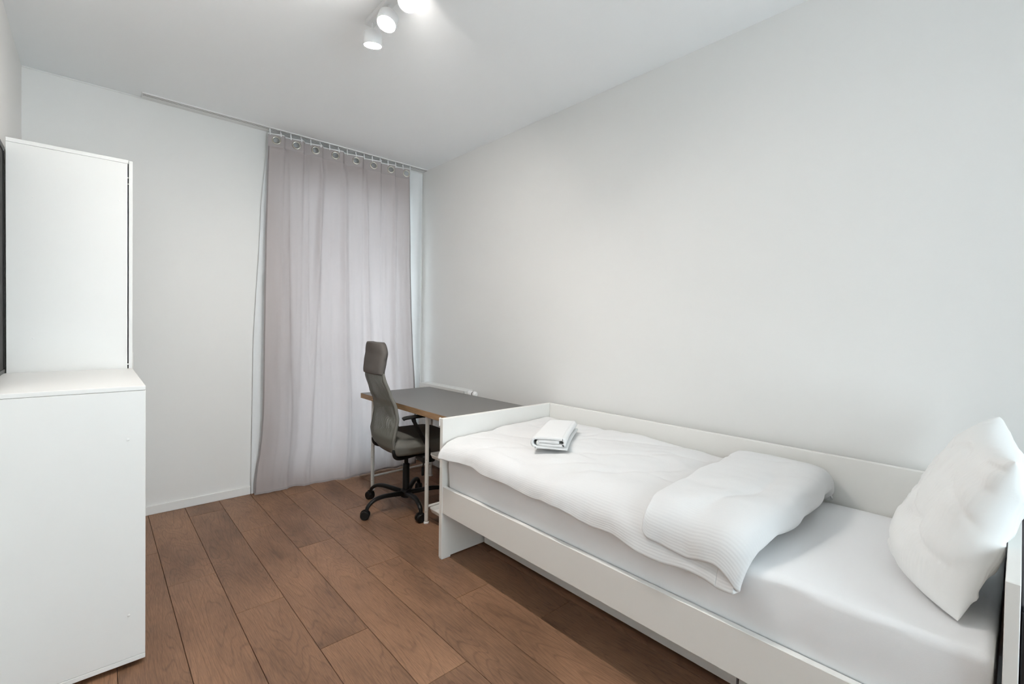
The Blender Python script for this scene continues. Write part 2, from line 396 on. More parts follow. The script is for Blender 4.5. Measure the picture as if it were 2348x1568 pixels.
PLE = [.914, 1.026, 1.163, 1.298, 1.462, 1.622, 1.777, 1.901, 2.041]
GRO = [.963, 1.098, 1.235, 1.385, 1.55, 1.699, 1.851, 1.995]
ZT, ZH = 2.598, 2.512
YC = 3.700
LEFT = [(0.0, .838), (.10, .840), (.20, .850), (.30, .866), (.45, .878), (.6, .884), (1.05, .885), (1.4, .889), (1.8, .895), (2.25, .905), (2.6, .914)]
RIGHT = [(0.0, 2.10), (.7, 2.088), (1.03, 2.070), (1.4, 2.056), (1.8, 2.047), (2.5, 2.040), (2.6, 2.041)]
WW = PLE[-1]-PLE[0]
def saw(x):
    """pleat profile of the header: each panel slants forward and snaps back"""
    for a, b in zip(PLE, PLE[1:]):
        if x <= b: 
            t = (x-a)/(b-a); return (t-.5) if t < .86 else (.36-(t-.86)/.14*.86)
    return -.5
def curtain_point(u, z):
    xl, xr = lerp(LEFT, z), lerp(RIGHT, z)
    x0 = PLE[0]+u*WW                      # position along the header
    d = (ZT-z)/ZT                         # 0 top .. 1 floor
    y = YC-.042*saw(x0)*math.exp(-d*3.0)*1.0
    # long folds hanging from the pleats, drifting as they fall
    f = 0; cz = 0
    for i, p in enumerate(PLE[1:-1]):
        q = p+(.02*math.sin(i*2.3)+.05*math.sin(i*1.7+1))*d*1.4
        wdt = .014+.022*d*(1+.5*math.sin(i*3.1))
        f += math.exp(-((x0-q)/wdt)**2)*(.75+.5*math.sin(i*4.7))*(1-.35*d)
        cz += math.exp(-((x0-q-.018-.03*d*math.sin(i*2.9))/.007)**2)
    y -= .034*f*sstep(0.01, .10, d)
    y -= .011*cz*sstep(.02, .12, d)*(1-.5*d)
    y += .016*math.sin(x0*11.0+1.2*math.sin(d*2.0))*sstep(.05, .8, d)
    y += .016*fbm((x0*12, d*1.6, 4.2), 3)*sstep(.02, .3, d)
    y += .006*fbm((x0*22, d*9.0, 1.2), 2)*sstep(.55, 1, d)
    # hem: back against the wall at the left, forward into the room in the middle
    hb = sstep(.55, 1.0, d)
    y += hb*(.035*(1-sstep(0, .30, u))-.030*sstep(.3, .62, u)-.010*math.sin(u*23)*sstep(.9, 1, d))
    x = xl+u*(xr-xl)
    y = min(y, 3.738 if u > .06 else 3.75)
    return Vector((x, y, z))
cur = thing('curtain', 'grey linen eyelet curtain hanging floor length across the window', 'curtain', (1.45, YC, 0))
NU, NZ = 150, 110
zs = [ZH+.004]+[ZH-(ZH-.006)*(j/(NZ-1))**.95 for j in range(1, NZ)]
P = [[curtain_point(i/(NU-1), z) for z in zs] for i in range(NU)]
me = grid_mesh('curtain_panel', P); body = obj('panel', me, CURT, cur, smooth=True)
# header with real eyelet holes
NU2, NZ2 = 300, 22
zs2 = [ZT-(ZT-ZH)*j/(NZ2-1) for j in range(NZ2)]
P2 = [[curtain_point(i/(NU2-1), z)+Vector((0, -.0015, 0)) for z in zs2] for i in range(NU2)]
GZ, GR = 2.560, .0225
def gx(x): return (x-PLE[0])/WW*(lerp(RIGHT, GZ)-lerp(LEFT, GZ))+lerp(LEFT, GZ)
gxs = [gx(x) for x in GRO]
def keep(i, j):
    c = (P2[i][j]+P2[i+1][j+1])/2
    return all((c.x-g)**2+(c.z-GZ)**2 > GR**2 for g in gxs)
hd = obj('header', grid_mesh('curtain_header', P2, keep=keep), CURT2, cur, smooth=True)
for g, xg in zip(gxs, GRO):
    c = curtain_point((xg-PLE[0])/WW, GZ); e1 = (curtain_point((xg+.02-PLE[0])/WW, GZ)-c).normalized()
    R_ = .0275; bm = bmesh.new(); rings = []
    for a in range(36):
        th = 2*PI*a/36; ctr = Vector((g, c.y-.002, GZ))+e1*R_*.92*math.cos(th)+Vector((0, 0, R_*.92*math.sin(th)))
        rd = (ctr-Vector((g, c.y-.002, GZ))).normalized(); nn = Vector((-e1.y, e1.x, 0))
        rings.append([bm.verts.new(ctr+rd*.0055*math.cos(2*PI*k/8)+nn*.003*math.sin(2*PI*k/8)) for k in range(8)])
    for a in range(36):
        for k in range(8): bm.faces.new((rings[a][k], rings[(a+1) % 36][k], rings[(a+1) % 36][(k+1) % 8], rings[a][(k+1) % 8]))
    obj('eyelet', from_bm('eyelet', bm), STEEL, hd, smooth=True)
# stitched side hems and bottom hem (doubled cloth)
def edge_strip(name, u0, u1, z0, z1, m, nu=4, nz=90):
    zz = [z0+(z1-z0)*j/(nz-1) for j in range(nz)]
    Q = [[curtain_point(u0+(u1-u0)*i/(nu-1), z)+Vector((0, -.0022, 0)) for z in zz] for i in range(nu)]
    return obj(name, grid_mesh(name, Q), m, cur, smooth=True)
edge_strip('side_hem', 0, .008, .006, ZH, CURT3)
edge_strip('side_hem', .990, 1, .006, ZH, CURT3)
edge_strip('bottom_hem', 0, 1, .0055, .020, CURT2, 150, 3)
# gliders hooked to the header
for i in range(17):
    x = .921+(2.036-.921)*i/16; y = curtain_point((x-PLE[0])/WW, ZT).y
    bm = bmesh.new(); add_box(bm, x-.0035, x+.0035, 3.703, 3.709, 2.613, HC-.0072, .001); add_box(bm, x-.004, x+.004, min(y, 3.703)-.003, 3.711, 2.608, 2.616, .0015)
    add_box(bm, x-.004, x+.004, min(y, 3.703)-.005, min(y, 3.703)-.001, 2.588, 2.612, .0012)
    obj('glider', from_bm('glider', bm), PLAST_W, cur)
Q = []
for i in range(121):
    u = i/120; p = curtain_point(u, ZT); Q.append(p+Vector((0, .003, .004)))
tube('header_tape', Q, .0055, PLAST_W, cur, seg=6)

sh = thing('sheer_curtain', 'thin white sheer curtain hanging behind the grey curtain', 'curtain', (1.5, 3.755, 0))
def sheer_point(u, z):
    d = 1-z/2.6
    xl = lerp([(0, .826), (1.05, .836), (2.0, .878), (2.6, .918)], z); x = xl+u*(2.196-xl)
    y = 3.762+.012*math.sin(u*70+.6*math.sin(d*3))*sstep(0, .2, d+.05)*(.5 if u < .05 else 1)
    return Vector((x, min(y, 3.776), z))
Q = [[sheer_point(i/160, .004+(2.612-.004)*j/40) for j in range(41)] for i in range(161)]
obj('panel', grid_mesh('sheer_panel', Q), SHEER, sh, smooth=True)
Q = [[sheer_point(.0+.014*i/2, .004+(2.612-.004)*j/40)+Vector((0, -.0015, 0)) for j in range(41)] for i in range(3)]
obj('side_hem', grid_mesh('sheer_hem', Q), SHEER, sh, smooth=True)

# ------------------------------------------------------------------ ceiling spot bar
lamp = thing('ceiling_spotlight_bar', 'white ceiling bar lamp with round swivelling lit spotlights', 'lamp', (.93, 1.8, HC))
box('bar', .909, .951, 1.505, 2.09, HC-.022, HC, PLAST_W, lamp, bev=.003, seg=2)
heads = [((.930, 2.052), Vector((.10, .14, -1)), .0), ((.928, 1.886), Vector((-.34, -.20, -1)), 0), ((.930, 1.722), Vector((-.30, -.62, -.85)), 0), ((.930, 1.56), Vector((-.25, .75, -.6)), 0)]
for (hx, hy), dr, _ in heads:
    z = dr.normalized(); zt = HC-.068
    st = tube('stem', [(hx, hy, HC-.02), (hx, hy, zt-.01)], .005, PLAST_W, lamp, seg=12)
    pv = Vector((hx, hy, zt)); rot = Vector((0, 0, -1)).rotation_difference(z).to_matrix().to_4x4()
    flip = Matrix.Rotation(PI, 4, 'X')
    mtx = Matrix.Translation(pv)@rot@flip        # profile z runs along the beam
    hd_ = lathe('spot_head', [(.012, -.004), (.037, -.002), (.0415, .004), (.043, .048), (.0415, .052), (.038, .052), (.038, .046), (.002, .044)], PLAST_W, lamp, 40, mtx)
    lathe('diffuser', [(.001, .0495), (.0375, .0488), (.0375, .0465), (.001, .0465)], LAMPG, hd_, 24, mtx)

# ------------------------------------------------------------------ cabinets at the left wall
lc = thing('low_cabinet', 'waist-high white cabinet with a plain side panel at the left edge', 'cabinet', (-.08, 2.55, 0))
cx0, cx1, cy0, cy1 = -.292, .135, 2.155, 2.962
box('side_panel', cx0, cx1, cy0, cy0+.016, .036, .9955, WHITE, lc)
box('side_panel', cx0, cx1, cy1-.016, cy1, .036, .9955, WHITE, lc)
box('top_panel', cx0, cx1, cy0-.0005, cy1, .9963, 1.0115, WHITE, lc)
box('bottom_panel', cx0, cx1, cy0-.0005, cy1, .018, .0352, WHITE, lc)
box('back_panel', cx0, cx0+.006, cy0+.016, cy1-.016, .036, .9955, WHITE, lc, bev=0)
for zc in (.35, .67): box('shelf', cx0+.006, cx1-.02, cy0+.0165, cy1-.0165, zc, zc+.016, WHITE, lc)
for (yy, xx) in ((cy0+.05, cx0+.05), (cy0+.05, cx1-.06), (cy1-.05, cx0+.05), (cy1-.05, cx1-.06)):
    lathe('foot', [(.018, 0), (.02, .002), (.02, .016), (.018, .0178)], BLACK, lc, 16, Matrix.Translation((xx, yy, 0)))
for (xx, zz) in ((.086, .823), (.089, .191)):
    lathe('screw_cap', [(.0045, 0), (.005, .0008), (.003, .002)], WHITE, lc, 16, Matrix.Translation((xx, cy0, zz))@Matrix.Rotation(PI/2, 4, 'X'))

tw = thing('tall_cabinet', 'tall white cabinet with a narrow gap beside its door, behind the low cabinet', 'cabinet', (-.08, 3.27, 0))
tx0, tx1, ty0, ty1, tz = -.280, .1165, 2.97, 3.57, 2.022
box('side_panel', tx0, tx1, ty0, ty0+.016, .0, tz-.0182, WHITE, tw)
box('side_panel', tx0, tx1, ty1-.016, ty1, .0, tz-.0182, WHITE, tw)
box('top_panel', tx0, tx1+.0035, ty0-.0004, ty1, tz-.0175, tz, WHITE, tw)
box('bottom_panel', tx0, tx1, ty0+.016, ty1-.016, .06, .076, WHITE, tw)
box('back_panel', tx0, tx0+.006, ty0+.016, ty1-.016, .0, tz-.018, WHITE, tw, bev=0)
for zc in (.45, .85, 1.25, 1.65): box('shelf', tx0+.006, tx1-.01, ty0+.0165, ty1-.0165, zc, zc+.016, WHITE, tw)
dr = box('door', tx1+.0045, .1355, ty0+.001, ty1-.001, .03, tz-.003, WHITE, tw, bev=.0015)
bm = bmesh.new(); add_tube(bm, [(.158, 3.52, .86), (.158, 3.52, 1.06)], .006, 12)
for zz in (.88, 1.04): add_tube(bm, [(.135, 3.52, zz), (.158, 3.52, zz)], .005, 10)
me = from_bm('handle', bm); obj('handle', me, MET_W, dr, smooth=True)
for zz in (1.905, 1.935, 1.03): box('hinge', tx1-.002, tx1+.006, ty0+.0012, ty0+.012, zz, zz+.004, STEEL, tw, bev=0)
for (xx, zz) in ((-.20, 1.78), (.085, 1.82), (-.2, 1.16)):
    lathe('screw_cap', [(.0035, 0), (.004, .0005), (.002, .001)], WHITE, tw, 12, Matrix.Translation((xx, ty0, zz))@Matrix.Rotation(PI/2, 4, 'X'))

bp_ = thing('framed_panel', 'dark panel in a black frame on the left wall above the low cabinet', 'wall panel', (-.29, 2.6, 1.0125))
box('board', -.2945, -.2865, 2.35, 2.955, 1.03, 1.955, SCREENB, bp_, bev=0)
bm = bmesh.new()
add_box(bm, -.296, -.282, 2.335, 2.967, 1.955, 1.977, .002); add_box(bm, -.296, -.282, 2.335, 2.967, 1.0125, 1.03, .002)
add_box(bm, -.296, -.282, 2.335, 2.352, 1.03, 1.955, .002); add_box(bm, -.296, -.282, 2.953, 2.967, 1.03, 1.955, .002)
obj('frame', from_bm('frame', bm), BLACKM, bp_)

# ------------------------------------------------------------------ radiator on the right wall
rd = thing('radiator', 'white ribbed panel radiator with a thermostat on the wall behind the desk', 'radiator', (2.15, 3.27, .14))
ry0, ry1, rz0, rz1 = 2.95, 3.62, .14, .735
Pp = []
npitch = 30; ptc = (ry1-ry0-.02)/npitch
prof = []
for i in range(npitch):
    y = ry0+.01+i*ptc
    for (t, dx) in ((0, .016), (.16, .016), (.22, 0), (.94, 0)): prof.append((y+t*ptc, dx))
prof.append((ry1-.01, .008))
for x_s, nm in ((2.105, 'front_panel'), (2.178, 'rear_panel')):
    Pg = [[(x_s+dx, y, z) for z in (rz0+.01, rz1-.03)] for (y, dx) in prof]
    o = obj(nm, grid_mesh(nm, Pg), RADW, rd); md = o.modifiers.new('t', 'SOLIDIFY'); md.thickness = .002
box('side_cover', 2.104, 2.196, ry0, ry0+.006, rz0+.01, rz1-.002, RADW, rd)
box('side_cover', 2.104, 2.196, ry1-.006, ry1, rz0+.01, rz1-.002, RADW, rd)
bm = bmesh.new(); add_box(bm, 2.1035, 2.113, ry0, ry1, rz1-.03, rz1, .002); add_box(bm, 2.187, 2.1965, ry0, ry1, rz1-.03, rz1, .002)
yy = ry0+.004
while yy < ry1-.01:
    add_box(bm, 2.113, 2.187, yy, yy+.005, rz1-.010, rz1-.002); yy += .014
obj('top_grille', from_bm('top_grille', bm), RADW, rd)
for yy in (3.05, 3.5): box('bracket', 2.195, XR-.0004, yy, yy+.03, .25, .65, RADW, rd)
bm = bmesh.new(); 
vx, vz = 2.15, .715
vl = lathe('thermostat', [(.014, 0), (.016, .012), (.022, .016), (.0235, .045), (.022, .062), (.019, .066), (.019, .072), (.022, .076), (.021, .092), (.012, .100)], PLAST_W, rd, 28,
      Matrix.Translation((2.13, 2.925, .718))@Matrix.Rotation(PI/2, 4, 'X')@Matrix.Rotation(.0, 4, 'Y'))
lathe('thermostat_ring', [(.0205, .066), (.0207, .0675), (.0207, .0705), (.0205, .072)], DARK, vl, 28, Matrix.Translation((2.13, 2.925, .718))@Matrix.Rotation(PI/2, 4, 'X'))

# ------------------------------------------------------------------ desk
dk = thing('desk', 'grey-topped desk with oak edge on white metal trestle legs', 'desk', (1.778, 2.8, 0))
dx0, dx1, dy0, dy1, dz = 1.478, 2.078, 2.205, 3.407, .720
box('edge_band', dx0, dx1, dy0, dy1, dz-.037, dz-.0012, OAKEDGE, dk, bev=.001)
box('desktop', dx0+.0008, dx1-.0008, dy0+.0008, dy1-.0008, dz-.0014, dz, LAMINATE, dk, bev=.0003)
for (lx, ly) in ((1.527, 2.525), (2.03, 2.525), (1.527, 2.235), (2.03, 2.235), (1.527, 3.295), (2.03, 3.295)):
    lg = tube('leg', [(lx, ly, .008), (lx, ly, dz-.037)], .0125, MET_W, dk, seg=16)
    lathe('foot', [(.017, 0), (.0175, .004), (.0165, .008), (.013, .010)], PLAST_W, lg, 20, Matrix.Translation((lx, ly, 0)))
    for zz in (.075, .25, .40):
        lathe('bolt', [(.003, 0), (.003, .0015), (.002, .002)], STEEL, lg, 10, Matrix.Translation((lx-.0085, ly-.0085, zz))@Matrix.Rotation(PI/2, 4, 'X')@Matrix.Rotation(-PI/4, 4, 'Y'))
for ly in (3.295, 2.525, 2.235):
    tube('crossbar', [(1.527, ly, .104), (2.03, ly, .104)], .008, MET_W, dk, seg=12)
    tube('crossbar', [(1.527, ly, dz-.05), (2.03, ly, dz-.05)], .008, MET_W, dk, seg=12)
for lx in (1.527, 2.03):
    tube('crossbar', [(lx, 2.235, dz-.05), (lx, 2.525, dz-.05)], .008, MET_W, dk, seg=12)
def tray(z):
    x0, x1, y0, y1, h, t = 1.538, 2.02, 2.248, 2.514, .026, .003
    def loop(o, zz, r=.025):
        pts = []
        for (cx, cy, a0) in ((x1-r, y1-r, 0), (x0+r, y1-r, PI/2), (x0+r, y0+r, PI), (x1-r, y0+r, 1.5*PI)):
            for k in range(6):
                a = a0+PI/2*k/5; pts.append((cx+(r-o)*math.cos(a), cy+(r-o)*math.sin(a), zz))
        return pts
    bm = bmesh.new(); Ls = [loop(.008, z), loop(0, z+h), loop(-.003, z+h+.001), loop(-.003, z+h-.003), loop(.003, z+h-.004), loop(.010, z+.003)]
    R3 = [[bm.verts.new(p) for p in l] for l in Ls]
    R3 = [R3[0], R3[3], R3[2], R3[1], R3[5]]
    for a, b in zip(R3, R3[1:]):
        for k in range(24): bm.faces.new((a[k], a[(k+1) % 24], b[(k+1) % 24], b[k]))
    bm.faces.new(R3[0][::-1]); bm.faces.new(R3[-1])
    return obj('tray', from_bm('tray', bm), MET_W, dk)
tray(.072); tray(.412)

# ------------------------------------------------------------------ office chair (own coordinates: +x forward)
ch = thing('office_chair', 'high-back office chair with grey mesh back and black five-star base', 'chair', (1.567, 2.860, 0), rz=math.radians(-8))
def chp(o): o.matrix_parent_inverse = Matrix.Identity(4); return o
BX = [(.405, -0.133), (.425, -0.160), (.46, -0.186), (.52, -0.193), (.58, -0.180), (.65, -0.168), (.72, -0.178), (.80, -0.210), (.90, -0.244), (.94, -0.248), (1.0, -0.240), (1.06, -0.231), (1.13, -0.235)]
BW = [(.405, .15), (.425, .185), (.46, .212), (.52, .225), (.62, .226), (.74, .214), (.85, .196), (.92, .186), (1.0, .190), (1.10, .190), (1.13, .19)]
def back_mesh(name, z0, z1, th, nz, round_top, puff=0.0, nu=21):
    loops = []
    for j in range(nz):
        z = z0+(z1-z0)*j/(nz-1)
        w_ = lerp(BW, z); x = lerp(BX, z)
        if round_top:
            t = (z-(z1-.07))/.07
            if t > 0: w_ = w_-.07+.07*math.sqrt(max(0, 1-t*t*.98))
        t_ = th*(1+puff*math.sin(PI*(z-z0)/(z1-z0)))
        lp = []
        for i in range(nu):
            s = -1+2*i/(nu-1); lp.append((x+.026*s*s-.5*t_*math.sqrt(max(0, 1-abs(s)**6)), s*w_, z))
        for i in range(nu-1, -1, -1):
            s = -1+2*i/(nu-1); lp.append((x+.026*s*s+.5*t_*math.sqrt(max(0, 1-abs(s)**6)), s*w_*.998, z))
        loops.append(lp)
    m_ = len(loops[0])
    me = grid_mesh(name, loops, uv=lambda i, j: ((j % m_)/(nu-1)*.45, z0+(z1-z0)*i/(nz-1)), closed_v=True)
    bm = bmesh.new(); bm.from_mesh(me); bm.verts.ensure_lookup_table()
    bmesh.ops.remove_doubles(bm, verts=bm.verts, dist=1e-5)
    bmesh.ops.holes_fill(bm, edges=[e for e in bm.edges if e.is_boundary], sides=0)
    bmesh.ops.recalc_face_normals(bm, faces=bm.faces); bm.to_mesh(me); bm.free()
    return me
chp(obj('backrest', back_mesh('backrest', .43, .935, .030, 48, False), MESHF, ch, smooth=True))
chp(obj('headrest', back_mesh('headrest', .925, 1.128, .050, 26, True, .15), HEADF, ch, smooth=True))
chp(obj('back_bottom_trim', back_mesh('back_bottom_trim', .405, .434, .032, 6, False), HEADF, ch, smooth=True))
for s in (-1, 1):   # padded side piping of the back
    pts = [(lerp(BX, z)+.024, s*(lerp(BW, z)+.001), z) for z in [.41+.525*k/28 for k in range(29)]]
    chp(tube('back_side_piping', pts, [.004, .008]+[.011]*25+[.009, .006], SEATF, ch, seg=10))
pts = [(lerp(BX, .933)+.026*t*t+.0-(.018 if True else 0), t*lerp(BW, .933)*.99, .932) for t in [-1+2*k/16 for k in range(17)]]
chp(tube('headrest_seam', pts, .0025, HEADF, ch, seg=6))
def seatfn(c, n):
    c = c.copy(); t = (c.x+.24)/.48
    c.z += -.035*max(0, t-.72)**2*12 + .010*math.sin(PI*(c.y/.24+1)/2)*(1 if n.z > 0 else 0) + .012*max(0, .2-t)*3
    if n.z < 0 or c.z < 0: c.y *= .96
    return c
so = chp(obj('seat', rbox_mesh('seat', (.24, .245, .05), .042, (12, 12, 1), seatfn, 5), SEATF, ch, smooth=True)); so.location = (.072, 0, .452)
chp(box('seat_plate', -.12, .20, -.16, .16, .388, .402, BLACK, ch, bev=.004))
chp(box('tilt_mechanism', -.08, .13, -.06, .06, .345, .390, BLACK, ch, bev=.010, seg=2))
for s in (-1, 1):
    chp(tube('back_frame', smooth_path([(-.150, s*.205, .475), (-.162, s*.212, .440), (-.150, s*.208, .405), (-.110, s*.195, .390), (-.04, s*.17, .388), (.06, s*.13, .388)], 6), .0115, BLACKM, ch, seg=12))
    ap = thing_ = None
    arm = bpy.data.objects.new('armrest', None)
    pad = smooth_path([(-.125, s*.262, .651), (-.10, s*.264, .660), (.0, s*.265, .663), (.10, s*.265, .656), (.20, s*.264, .650), (.225, s*.262, .640)], 5)
    a_ = chp(tube('armrest', pad, [.010]+[.021]*(len(pad)-2)+[.010], BLACK, ch, seg=14, flat=.55))
    post = smooth_path([(-.055, s*.264, .650), (-.045, s*.266, .62), (.00, s*.264, .54), (.045, s*.258, .455), (.055, s*.25, .40), (.05, s*.215, .372), (.05, s*.14, .385)], 5)
    tube('arm_post', post, [.014]*4+[.012]*(len(post)-10)+[.017]*6, BLACK, a_, seg=12)
    a_.children[0].matrix_parent_inverse = Matrix.Identity(4)
    br = chp(box('arm_bracket', .01, .10, min(s*.13, s*.262), max(s*.13, s*.262), .352, .40, BLACK, ch, bev=.014, seg=3))
chp(lathe('gas_lift', [(.030, .085), (.030, .10), (.0235, .115), (.0225, .285), (.0205, .292), (.0135, .294), (.0135, .35)], BLACKM, ch, 24))
lv = smooth_path([(.04, -.05, .368), (.05, -.13, .360), (.055, -.165, .335), (.052, -.168, .30)], 5)
lvo = chp(tube('height_lever', lv, .004, BLACKM, ch, seg=8))
lp_ = rbox_mesh('lever_grip', (.009, .004, .030), .0035, (2, 1, 4)); g_ = obj('lever_grip', lp_, BLACK, lvo, smooth=True); g_.matrix_parent_inverse = Matrix.Identity(4); g_.location = (.051, -.168, .275)
chp(lathe('base_hub', [(.026, .062), (.034, .068), (.036, .085), (.036, .108), (.030, .118), (.024, .120)], BLACK, ch, 28))
for a, cyaw in ((195.4, 60), (123.4, 20), (51.4, 150), (-20.6, 70), (-92.6, 98)):
    A = math.radians(a); d = Vector((math.cos(A), math.sin(A), 0)); n_ = Vector((-d.y, d.x, 0))
    pth = smooth_path([d*.02+Vector((0, 0, .092)), d*.10+Vector((0, 0, .103)), d*.18+Vector((0, 0, .112)), d*.245+Vector((0, 0, .106)), d*.288+Vector((0, 0, .080)), d*.302+Vector((0, 0, .048))], 6)
    n__ = len(pth)
    lg = chp(tube('base_leg', pth, [.0205-.008*(k/(n__-1)) for k in range(n__)], BLACKM, ch, seg=14, flat=.8))
    b2 = math.radians(cyaw); wd = Vector((math.cos(b2), math.sin(b2), 0)); ctr = d*.302+Vector((wd.y, -wd.x, 0))*-.006
    rotm = Matrix.Translation(ctr+Vector((0, 0, .028)))@wd.to_track_quat('Z', 'Y').to_matrix().to_4x4()
    cs = lathe('caster', [(.012, -.024), (.024, -.0235), (.028, -.019), (.028, -.004), (.022, -.003), (.022, .003), (.028, .004), (.028, .019), (.024, .0235), (.012, .024)], BLACK, lg, 26, rotm)
    cs.matrix_parent_inverse = Matrix.Identity(4)
    hood = lathe('caster_hood', [(.010, -.003), (.031, -.0025), (.031, .0025), (.010, .003)], BLACK, lg, 24, Matrix.Translation((0, 0, .004))@rotm)
    hood.matrix_parent_inverse = Matrix.Identity(4)

# ------------------------------------------------------------------ bed, drawers
bd = thing('bed', 'white day bed with tall end panels and back panel along the right wall', 'bed', (1.76, 1.04, 0))
BXF, BXB = 1.347, 2.180
box('end_panel', BXF, BXB, 2.073, 2.100, .008, .750, BEDW, bd, bev=.0015)
box('end_panel', BXF, BXB, -.0085, .014, .008, .750, BEDW, bd, bev=.0015)
box('back_panel', 2.156, BXB, .0145, 2.0725, .20, .750, BEDW, bd, bev=.0015)
box('side_rail', 1.351, 1.372, .0145, 2.0725, .2475, .390, BEDW, bd, bev=.0015)
box('corner_cap', 1.345, 1.358, 2.1005, 2.111, .705, .752, PLAST_W, bd, bev=.003)
for i in range(12):
    y = .09+i*.17; box('bed_slat', 1.373, 2.155, y, y+.08, .352, .368, BEDW, bd, bev=0)
box('slat_support', 1.3725, 1.395, .0145, 2.0725, .33, .352, BEDW, bd, bev=0)
for (xx, yy) in ((1.351, 2.0745), (1.351, -.011), (2.12, 2.0745), (2.12, -.011)):
    box('floor_glide', xx, xx+.055, yy, yy+.024, 0, .0078, PLAST_W, bd, bev=0)
for (y0, y1, lab) in ((.648, 2.06, 'long white storage box under the bed below the side rail'), (.03, .640, 'short white storage box under the pillow end of the bed')):
    dw = thing('underbed_storage_box', lab, 'storage box', (1.86, (y0+y1)/2, 0), group='under-bed storage boxes')
    box('front_panel', 1.625, 1.642, y0, y1, .012, .225, BEDW, dw)
    box('side_panel', 1.642, 2.14, y0+.01, y0+.022, .02, .20, BEDW, dw); box('side_panel', 1.642, 2.14, y1-.022, y1-.01, .02, .20, BEDW, dw)
    box('back_panel', 2.128, 2.14, y0+.022, y1-.022, .02, .20, BEDW, dw); box('bottom_panel', 1.642, 2.128, y0+.022, y1-.022, .02, .028, BEDW, dw)
    for xx in (1.68, 2.08):
        for yy in (y0+.06, y1-.06):
            lathe('wheel', [(.009, -.008), (.01, -.006), (.01, .006), (.009, .008)], BLACK, dw, 14, Matrix.Translation((xx, yy, .0101))@Matrix.Rotation(PI/2, 4, 'Y'))

# mattress with a fitted sheet
def mfn(c, n):
    c = c.copy(); w_ = 1-abs(n.z)
    if n.z > -.1: c += n*(.004*fbm((c.x*4, c.y*3, c.z*6), 2)*sstep(-.07, 0, c.z))
    if n.x < -.3:
        c.x += .006*fbm((c.y*9+c.z*20, c.z*5, 2.0), 2)*w_*sstep(-.06, 0, c.z) - .003*sstep(-.075, .02, c.z)*(1-sstep(.03, .095, c.z))
        q = math.exp(-((c.y+.56-.3*(c.z))/.05)**2)+.7*math.exp(-((c.y+.72-.5*c.z)/.035)**2)
        c.x -= .0035*q*sstep(-.07, -.03, c.z)
    return c
mo = obj('mattress', rbox_mesh('mattress', (.3885, 1.018, .0985), .024, (20, 60, 5), mfn, 5), SHEET, None, smooth=True)
mo.location = (1.764, 1.0435, .4675)
tag(mo, 'mattress in a smooth white fitted sheet on the day bed', 'mattress')

# duvet: one thick sheet swept along the bed and folded back on itself at the head end
SX = [(-.02, 2.132, .592), (.03, 2.130, .632), (.085, 2.098, .658), (.25, 1.95, .655), (.45, 1.75, .650), (.62, 1.58, .640), (.73, 1.475, .628), (.79, 1.414, .612), (.83, 1.374, .588), (.865, 1.354, .555), (.905, 1.346, .518), (.93, 1.343, .494)]
def lat(s):
    s0, s1 = SX[0][0], SX[-1][0]; q = s0+s*(s1-s0)
    for i in range(len(SX)-1):
        if q <= SX[i+1][0] or i == len(SX)-2:
            p = [Vector((SX[max(0, min(len(SX)-1, i+k))][1], SX[max(0, min(len(SX)-1, i+k))][2], 0)) for k in (-1, 0, 1, 2)]
            t = (q-SX[i][0])/(SX[i+1][0]-SX[i][0])
            v = .5*((2*p[1])+(p[2]-p[0])*t+(2*p[0]-5*p[1]+4*p[2]-p[3])*t*t+(3*p[1]-p[0]-3*p[2]+p[3])*t**3)
            return v.x, v.y
LP = [(0, 2.062, .0), (.10, 1.96, .004), (.6, 1.46, .006), (1.0, 1.06, .0), (1.25, .81, -.014), (1.40, .66, -.036), (1.50, .560, -.046), (1.545, .518, -.038), (1.58, .497, -.010), (1.615, .512, .028), (1.66, .555, .045), (1.75, .645, .047), (1.90, .795, .042), (1.957, .852, .038)]
def lon(t):
    q = t*LP[-1][0]
    for i in range(len(LP)-1):
        if q <= LP[i+1][0] or i == len(LP)-2:
            p = [Vector((LP[max(0, min(len(LP)-1, i+k))][1], LP[max(0, min(len(LP)-1, i+k))][2], 0)) for k in (-1, 0, 1, 2)]
            u = (q-LP[i][0])/(LP[i+1][0]-LP[i][0])
            v = .5*((2*p[1])+(p[2]-p[0])*u+(2*p[0]-5*p[1]+4*p[2]-p[3])*u*u+(3*p[1]-p[0]-3*p[2]+p[3])*u**3)
            return v.x, v.y, q
HEM = [(.50, .500), (.575, .492), (.73, .494), (.85, .498), (1.0, .514), (1.25, .531), (1.46, .533), (1.6, .541), (1.8, .551), (2.0, .548), (2.08, .545)]
FLAP = [(.50, .535), (.56, .556), (.60, .553), (.66, .537), (.72, .542), (.83, .555), (.855, .580)]
FS = .77; ZFS = lat(FS)[1]
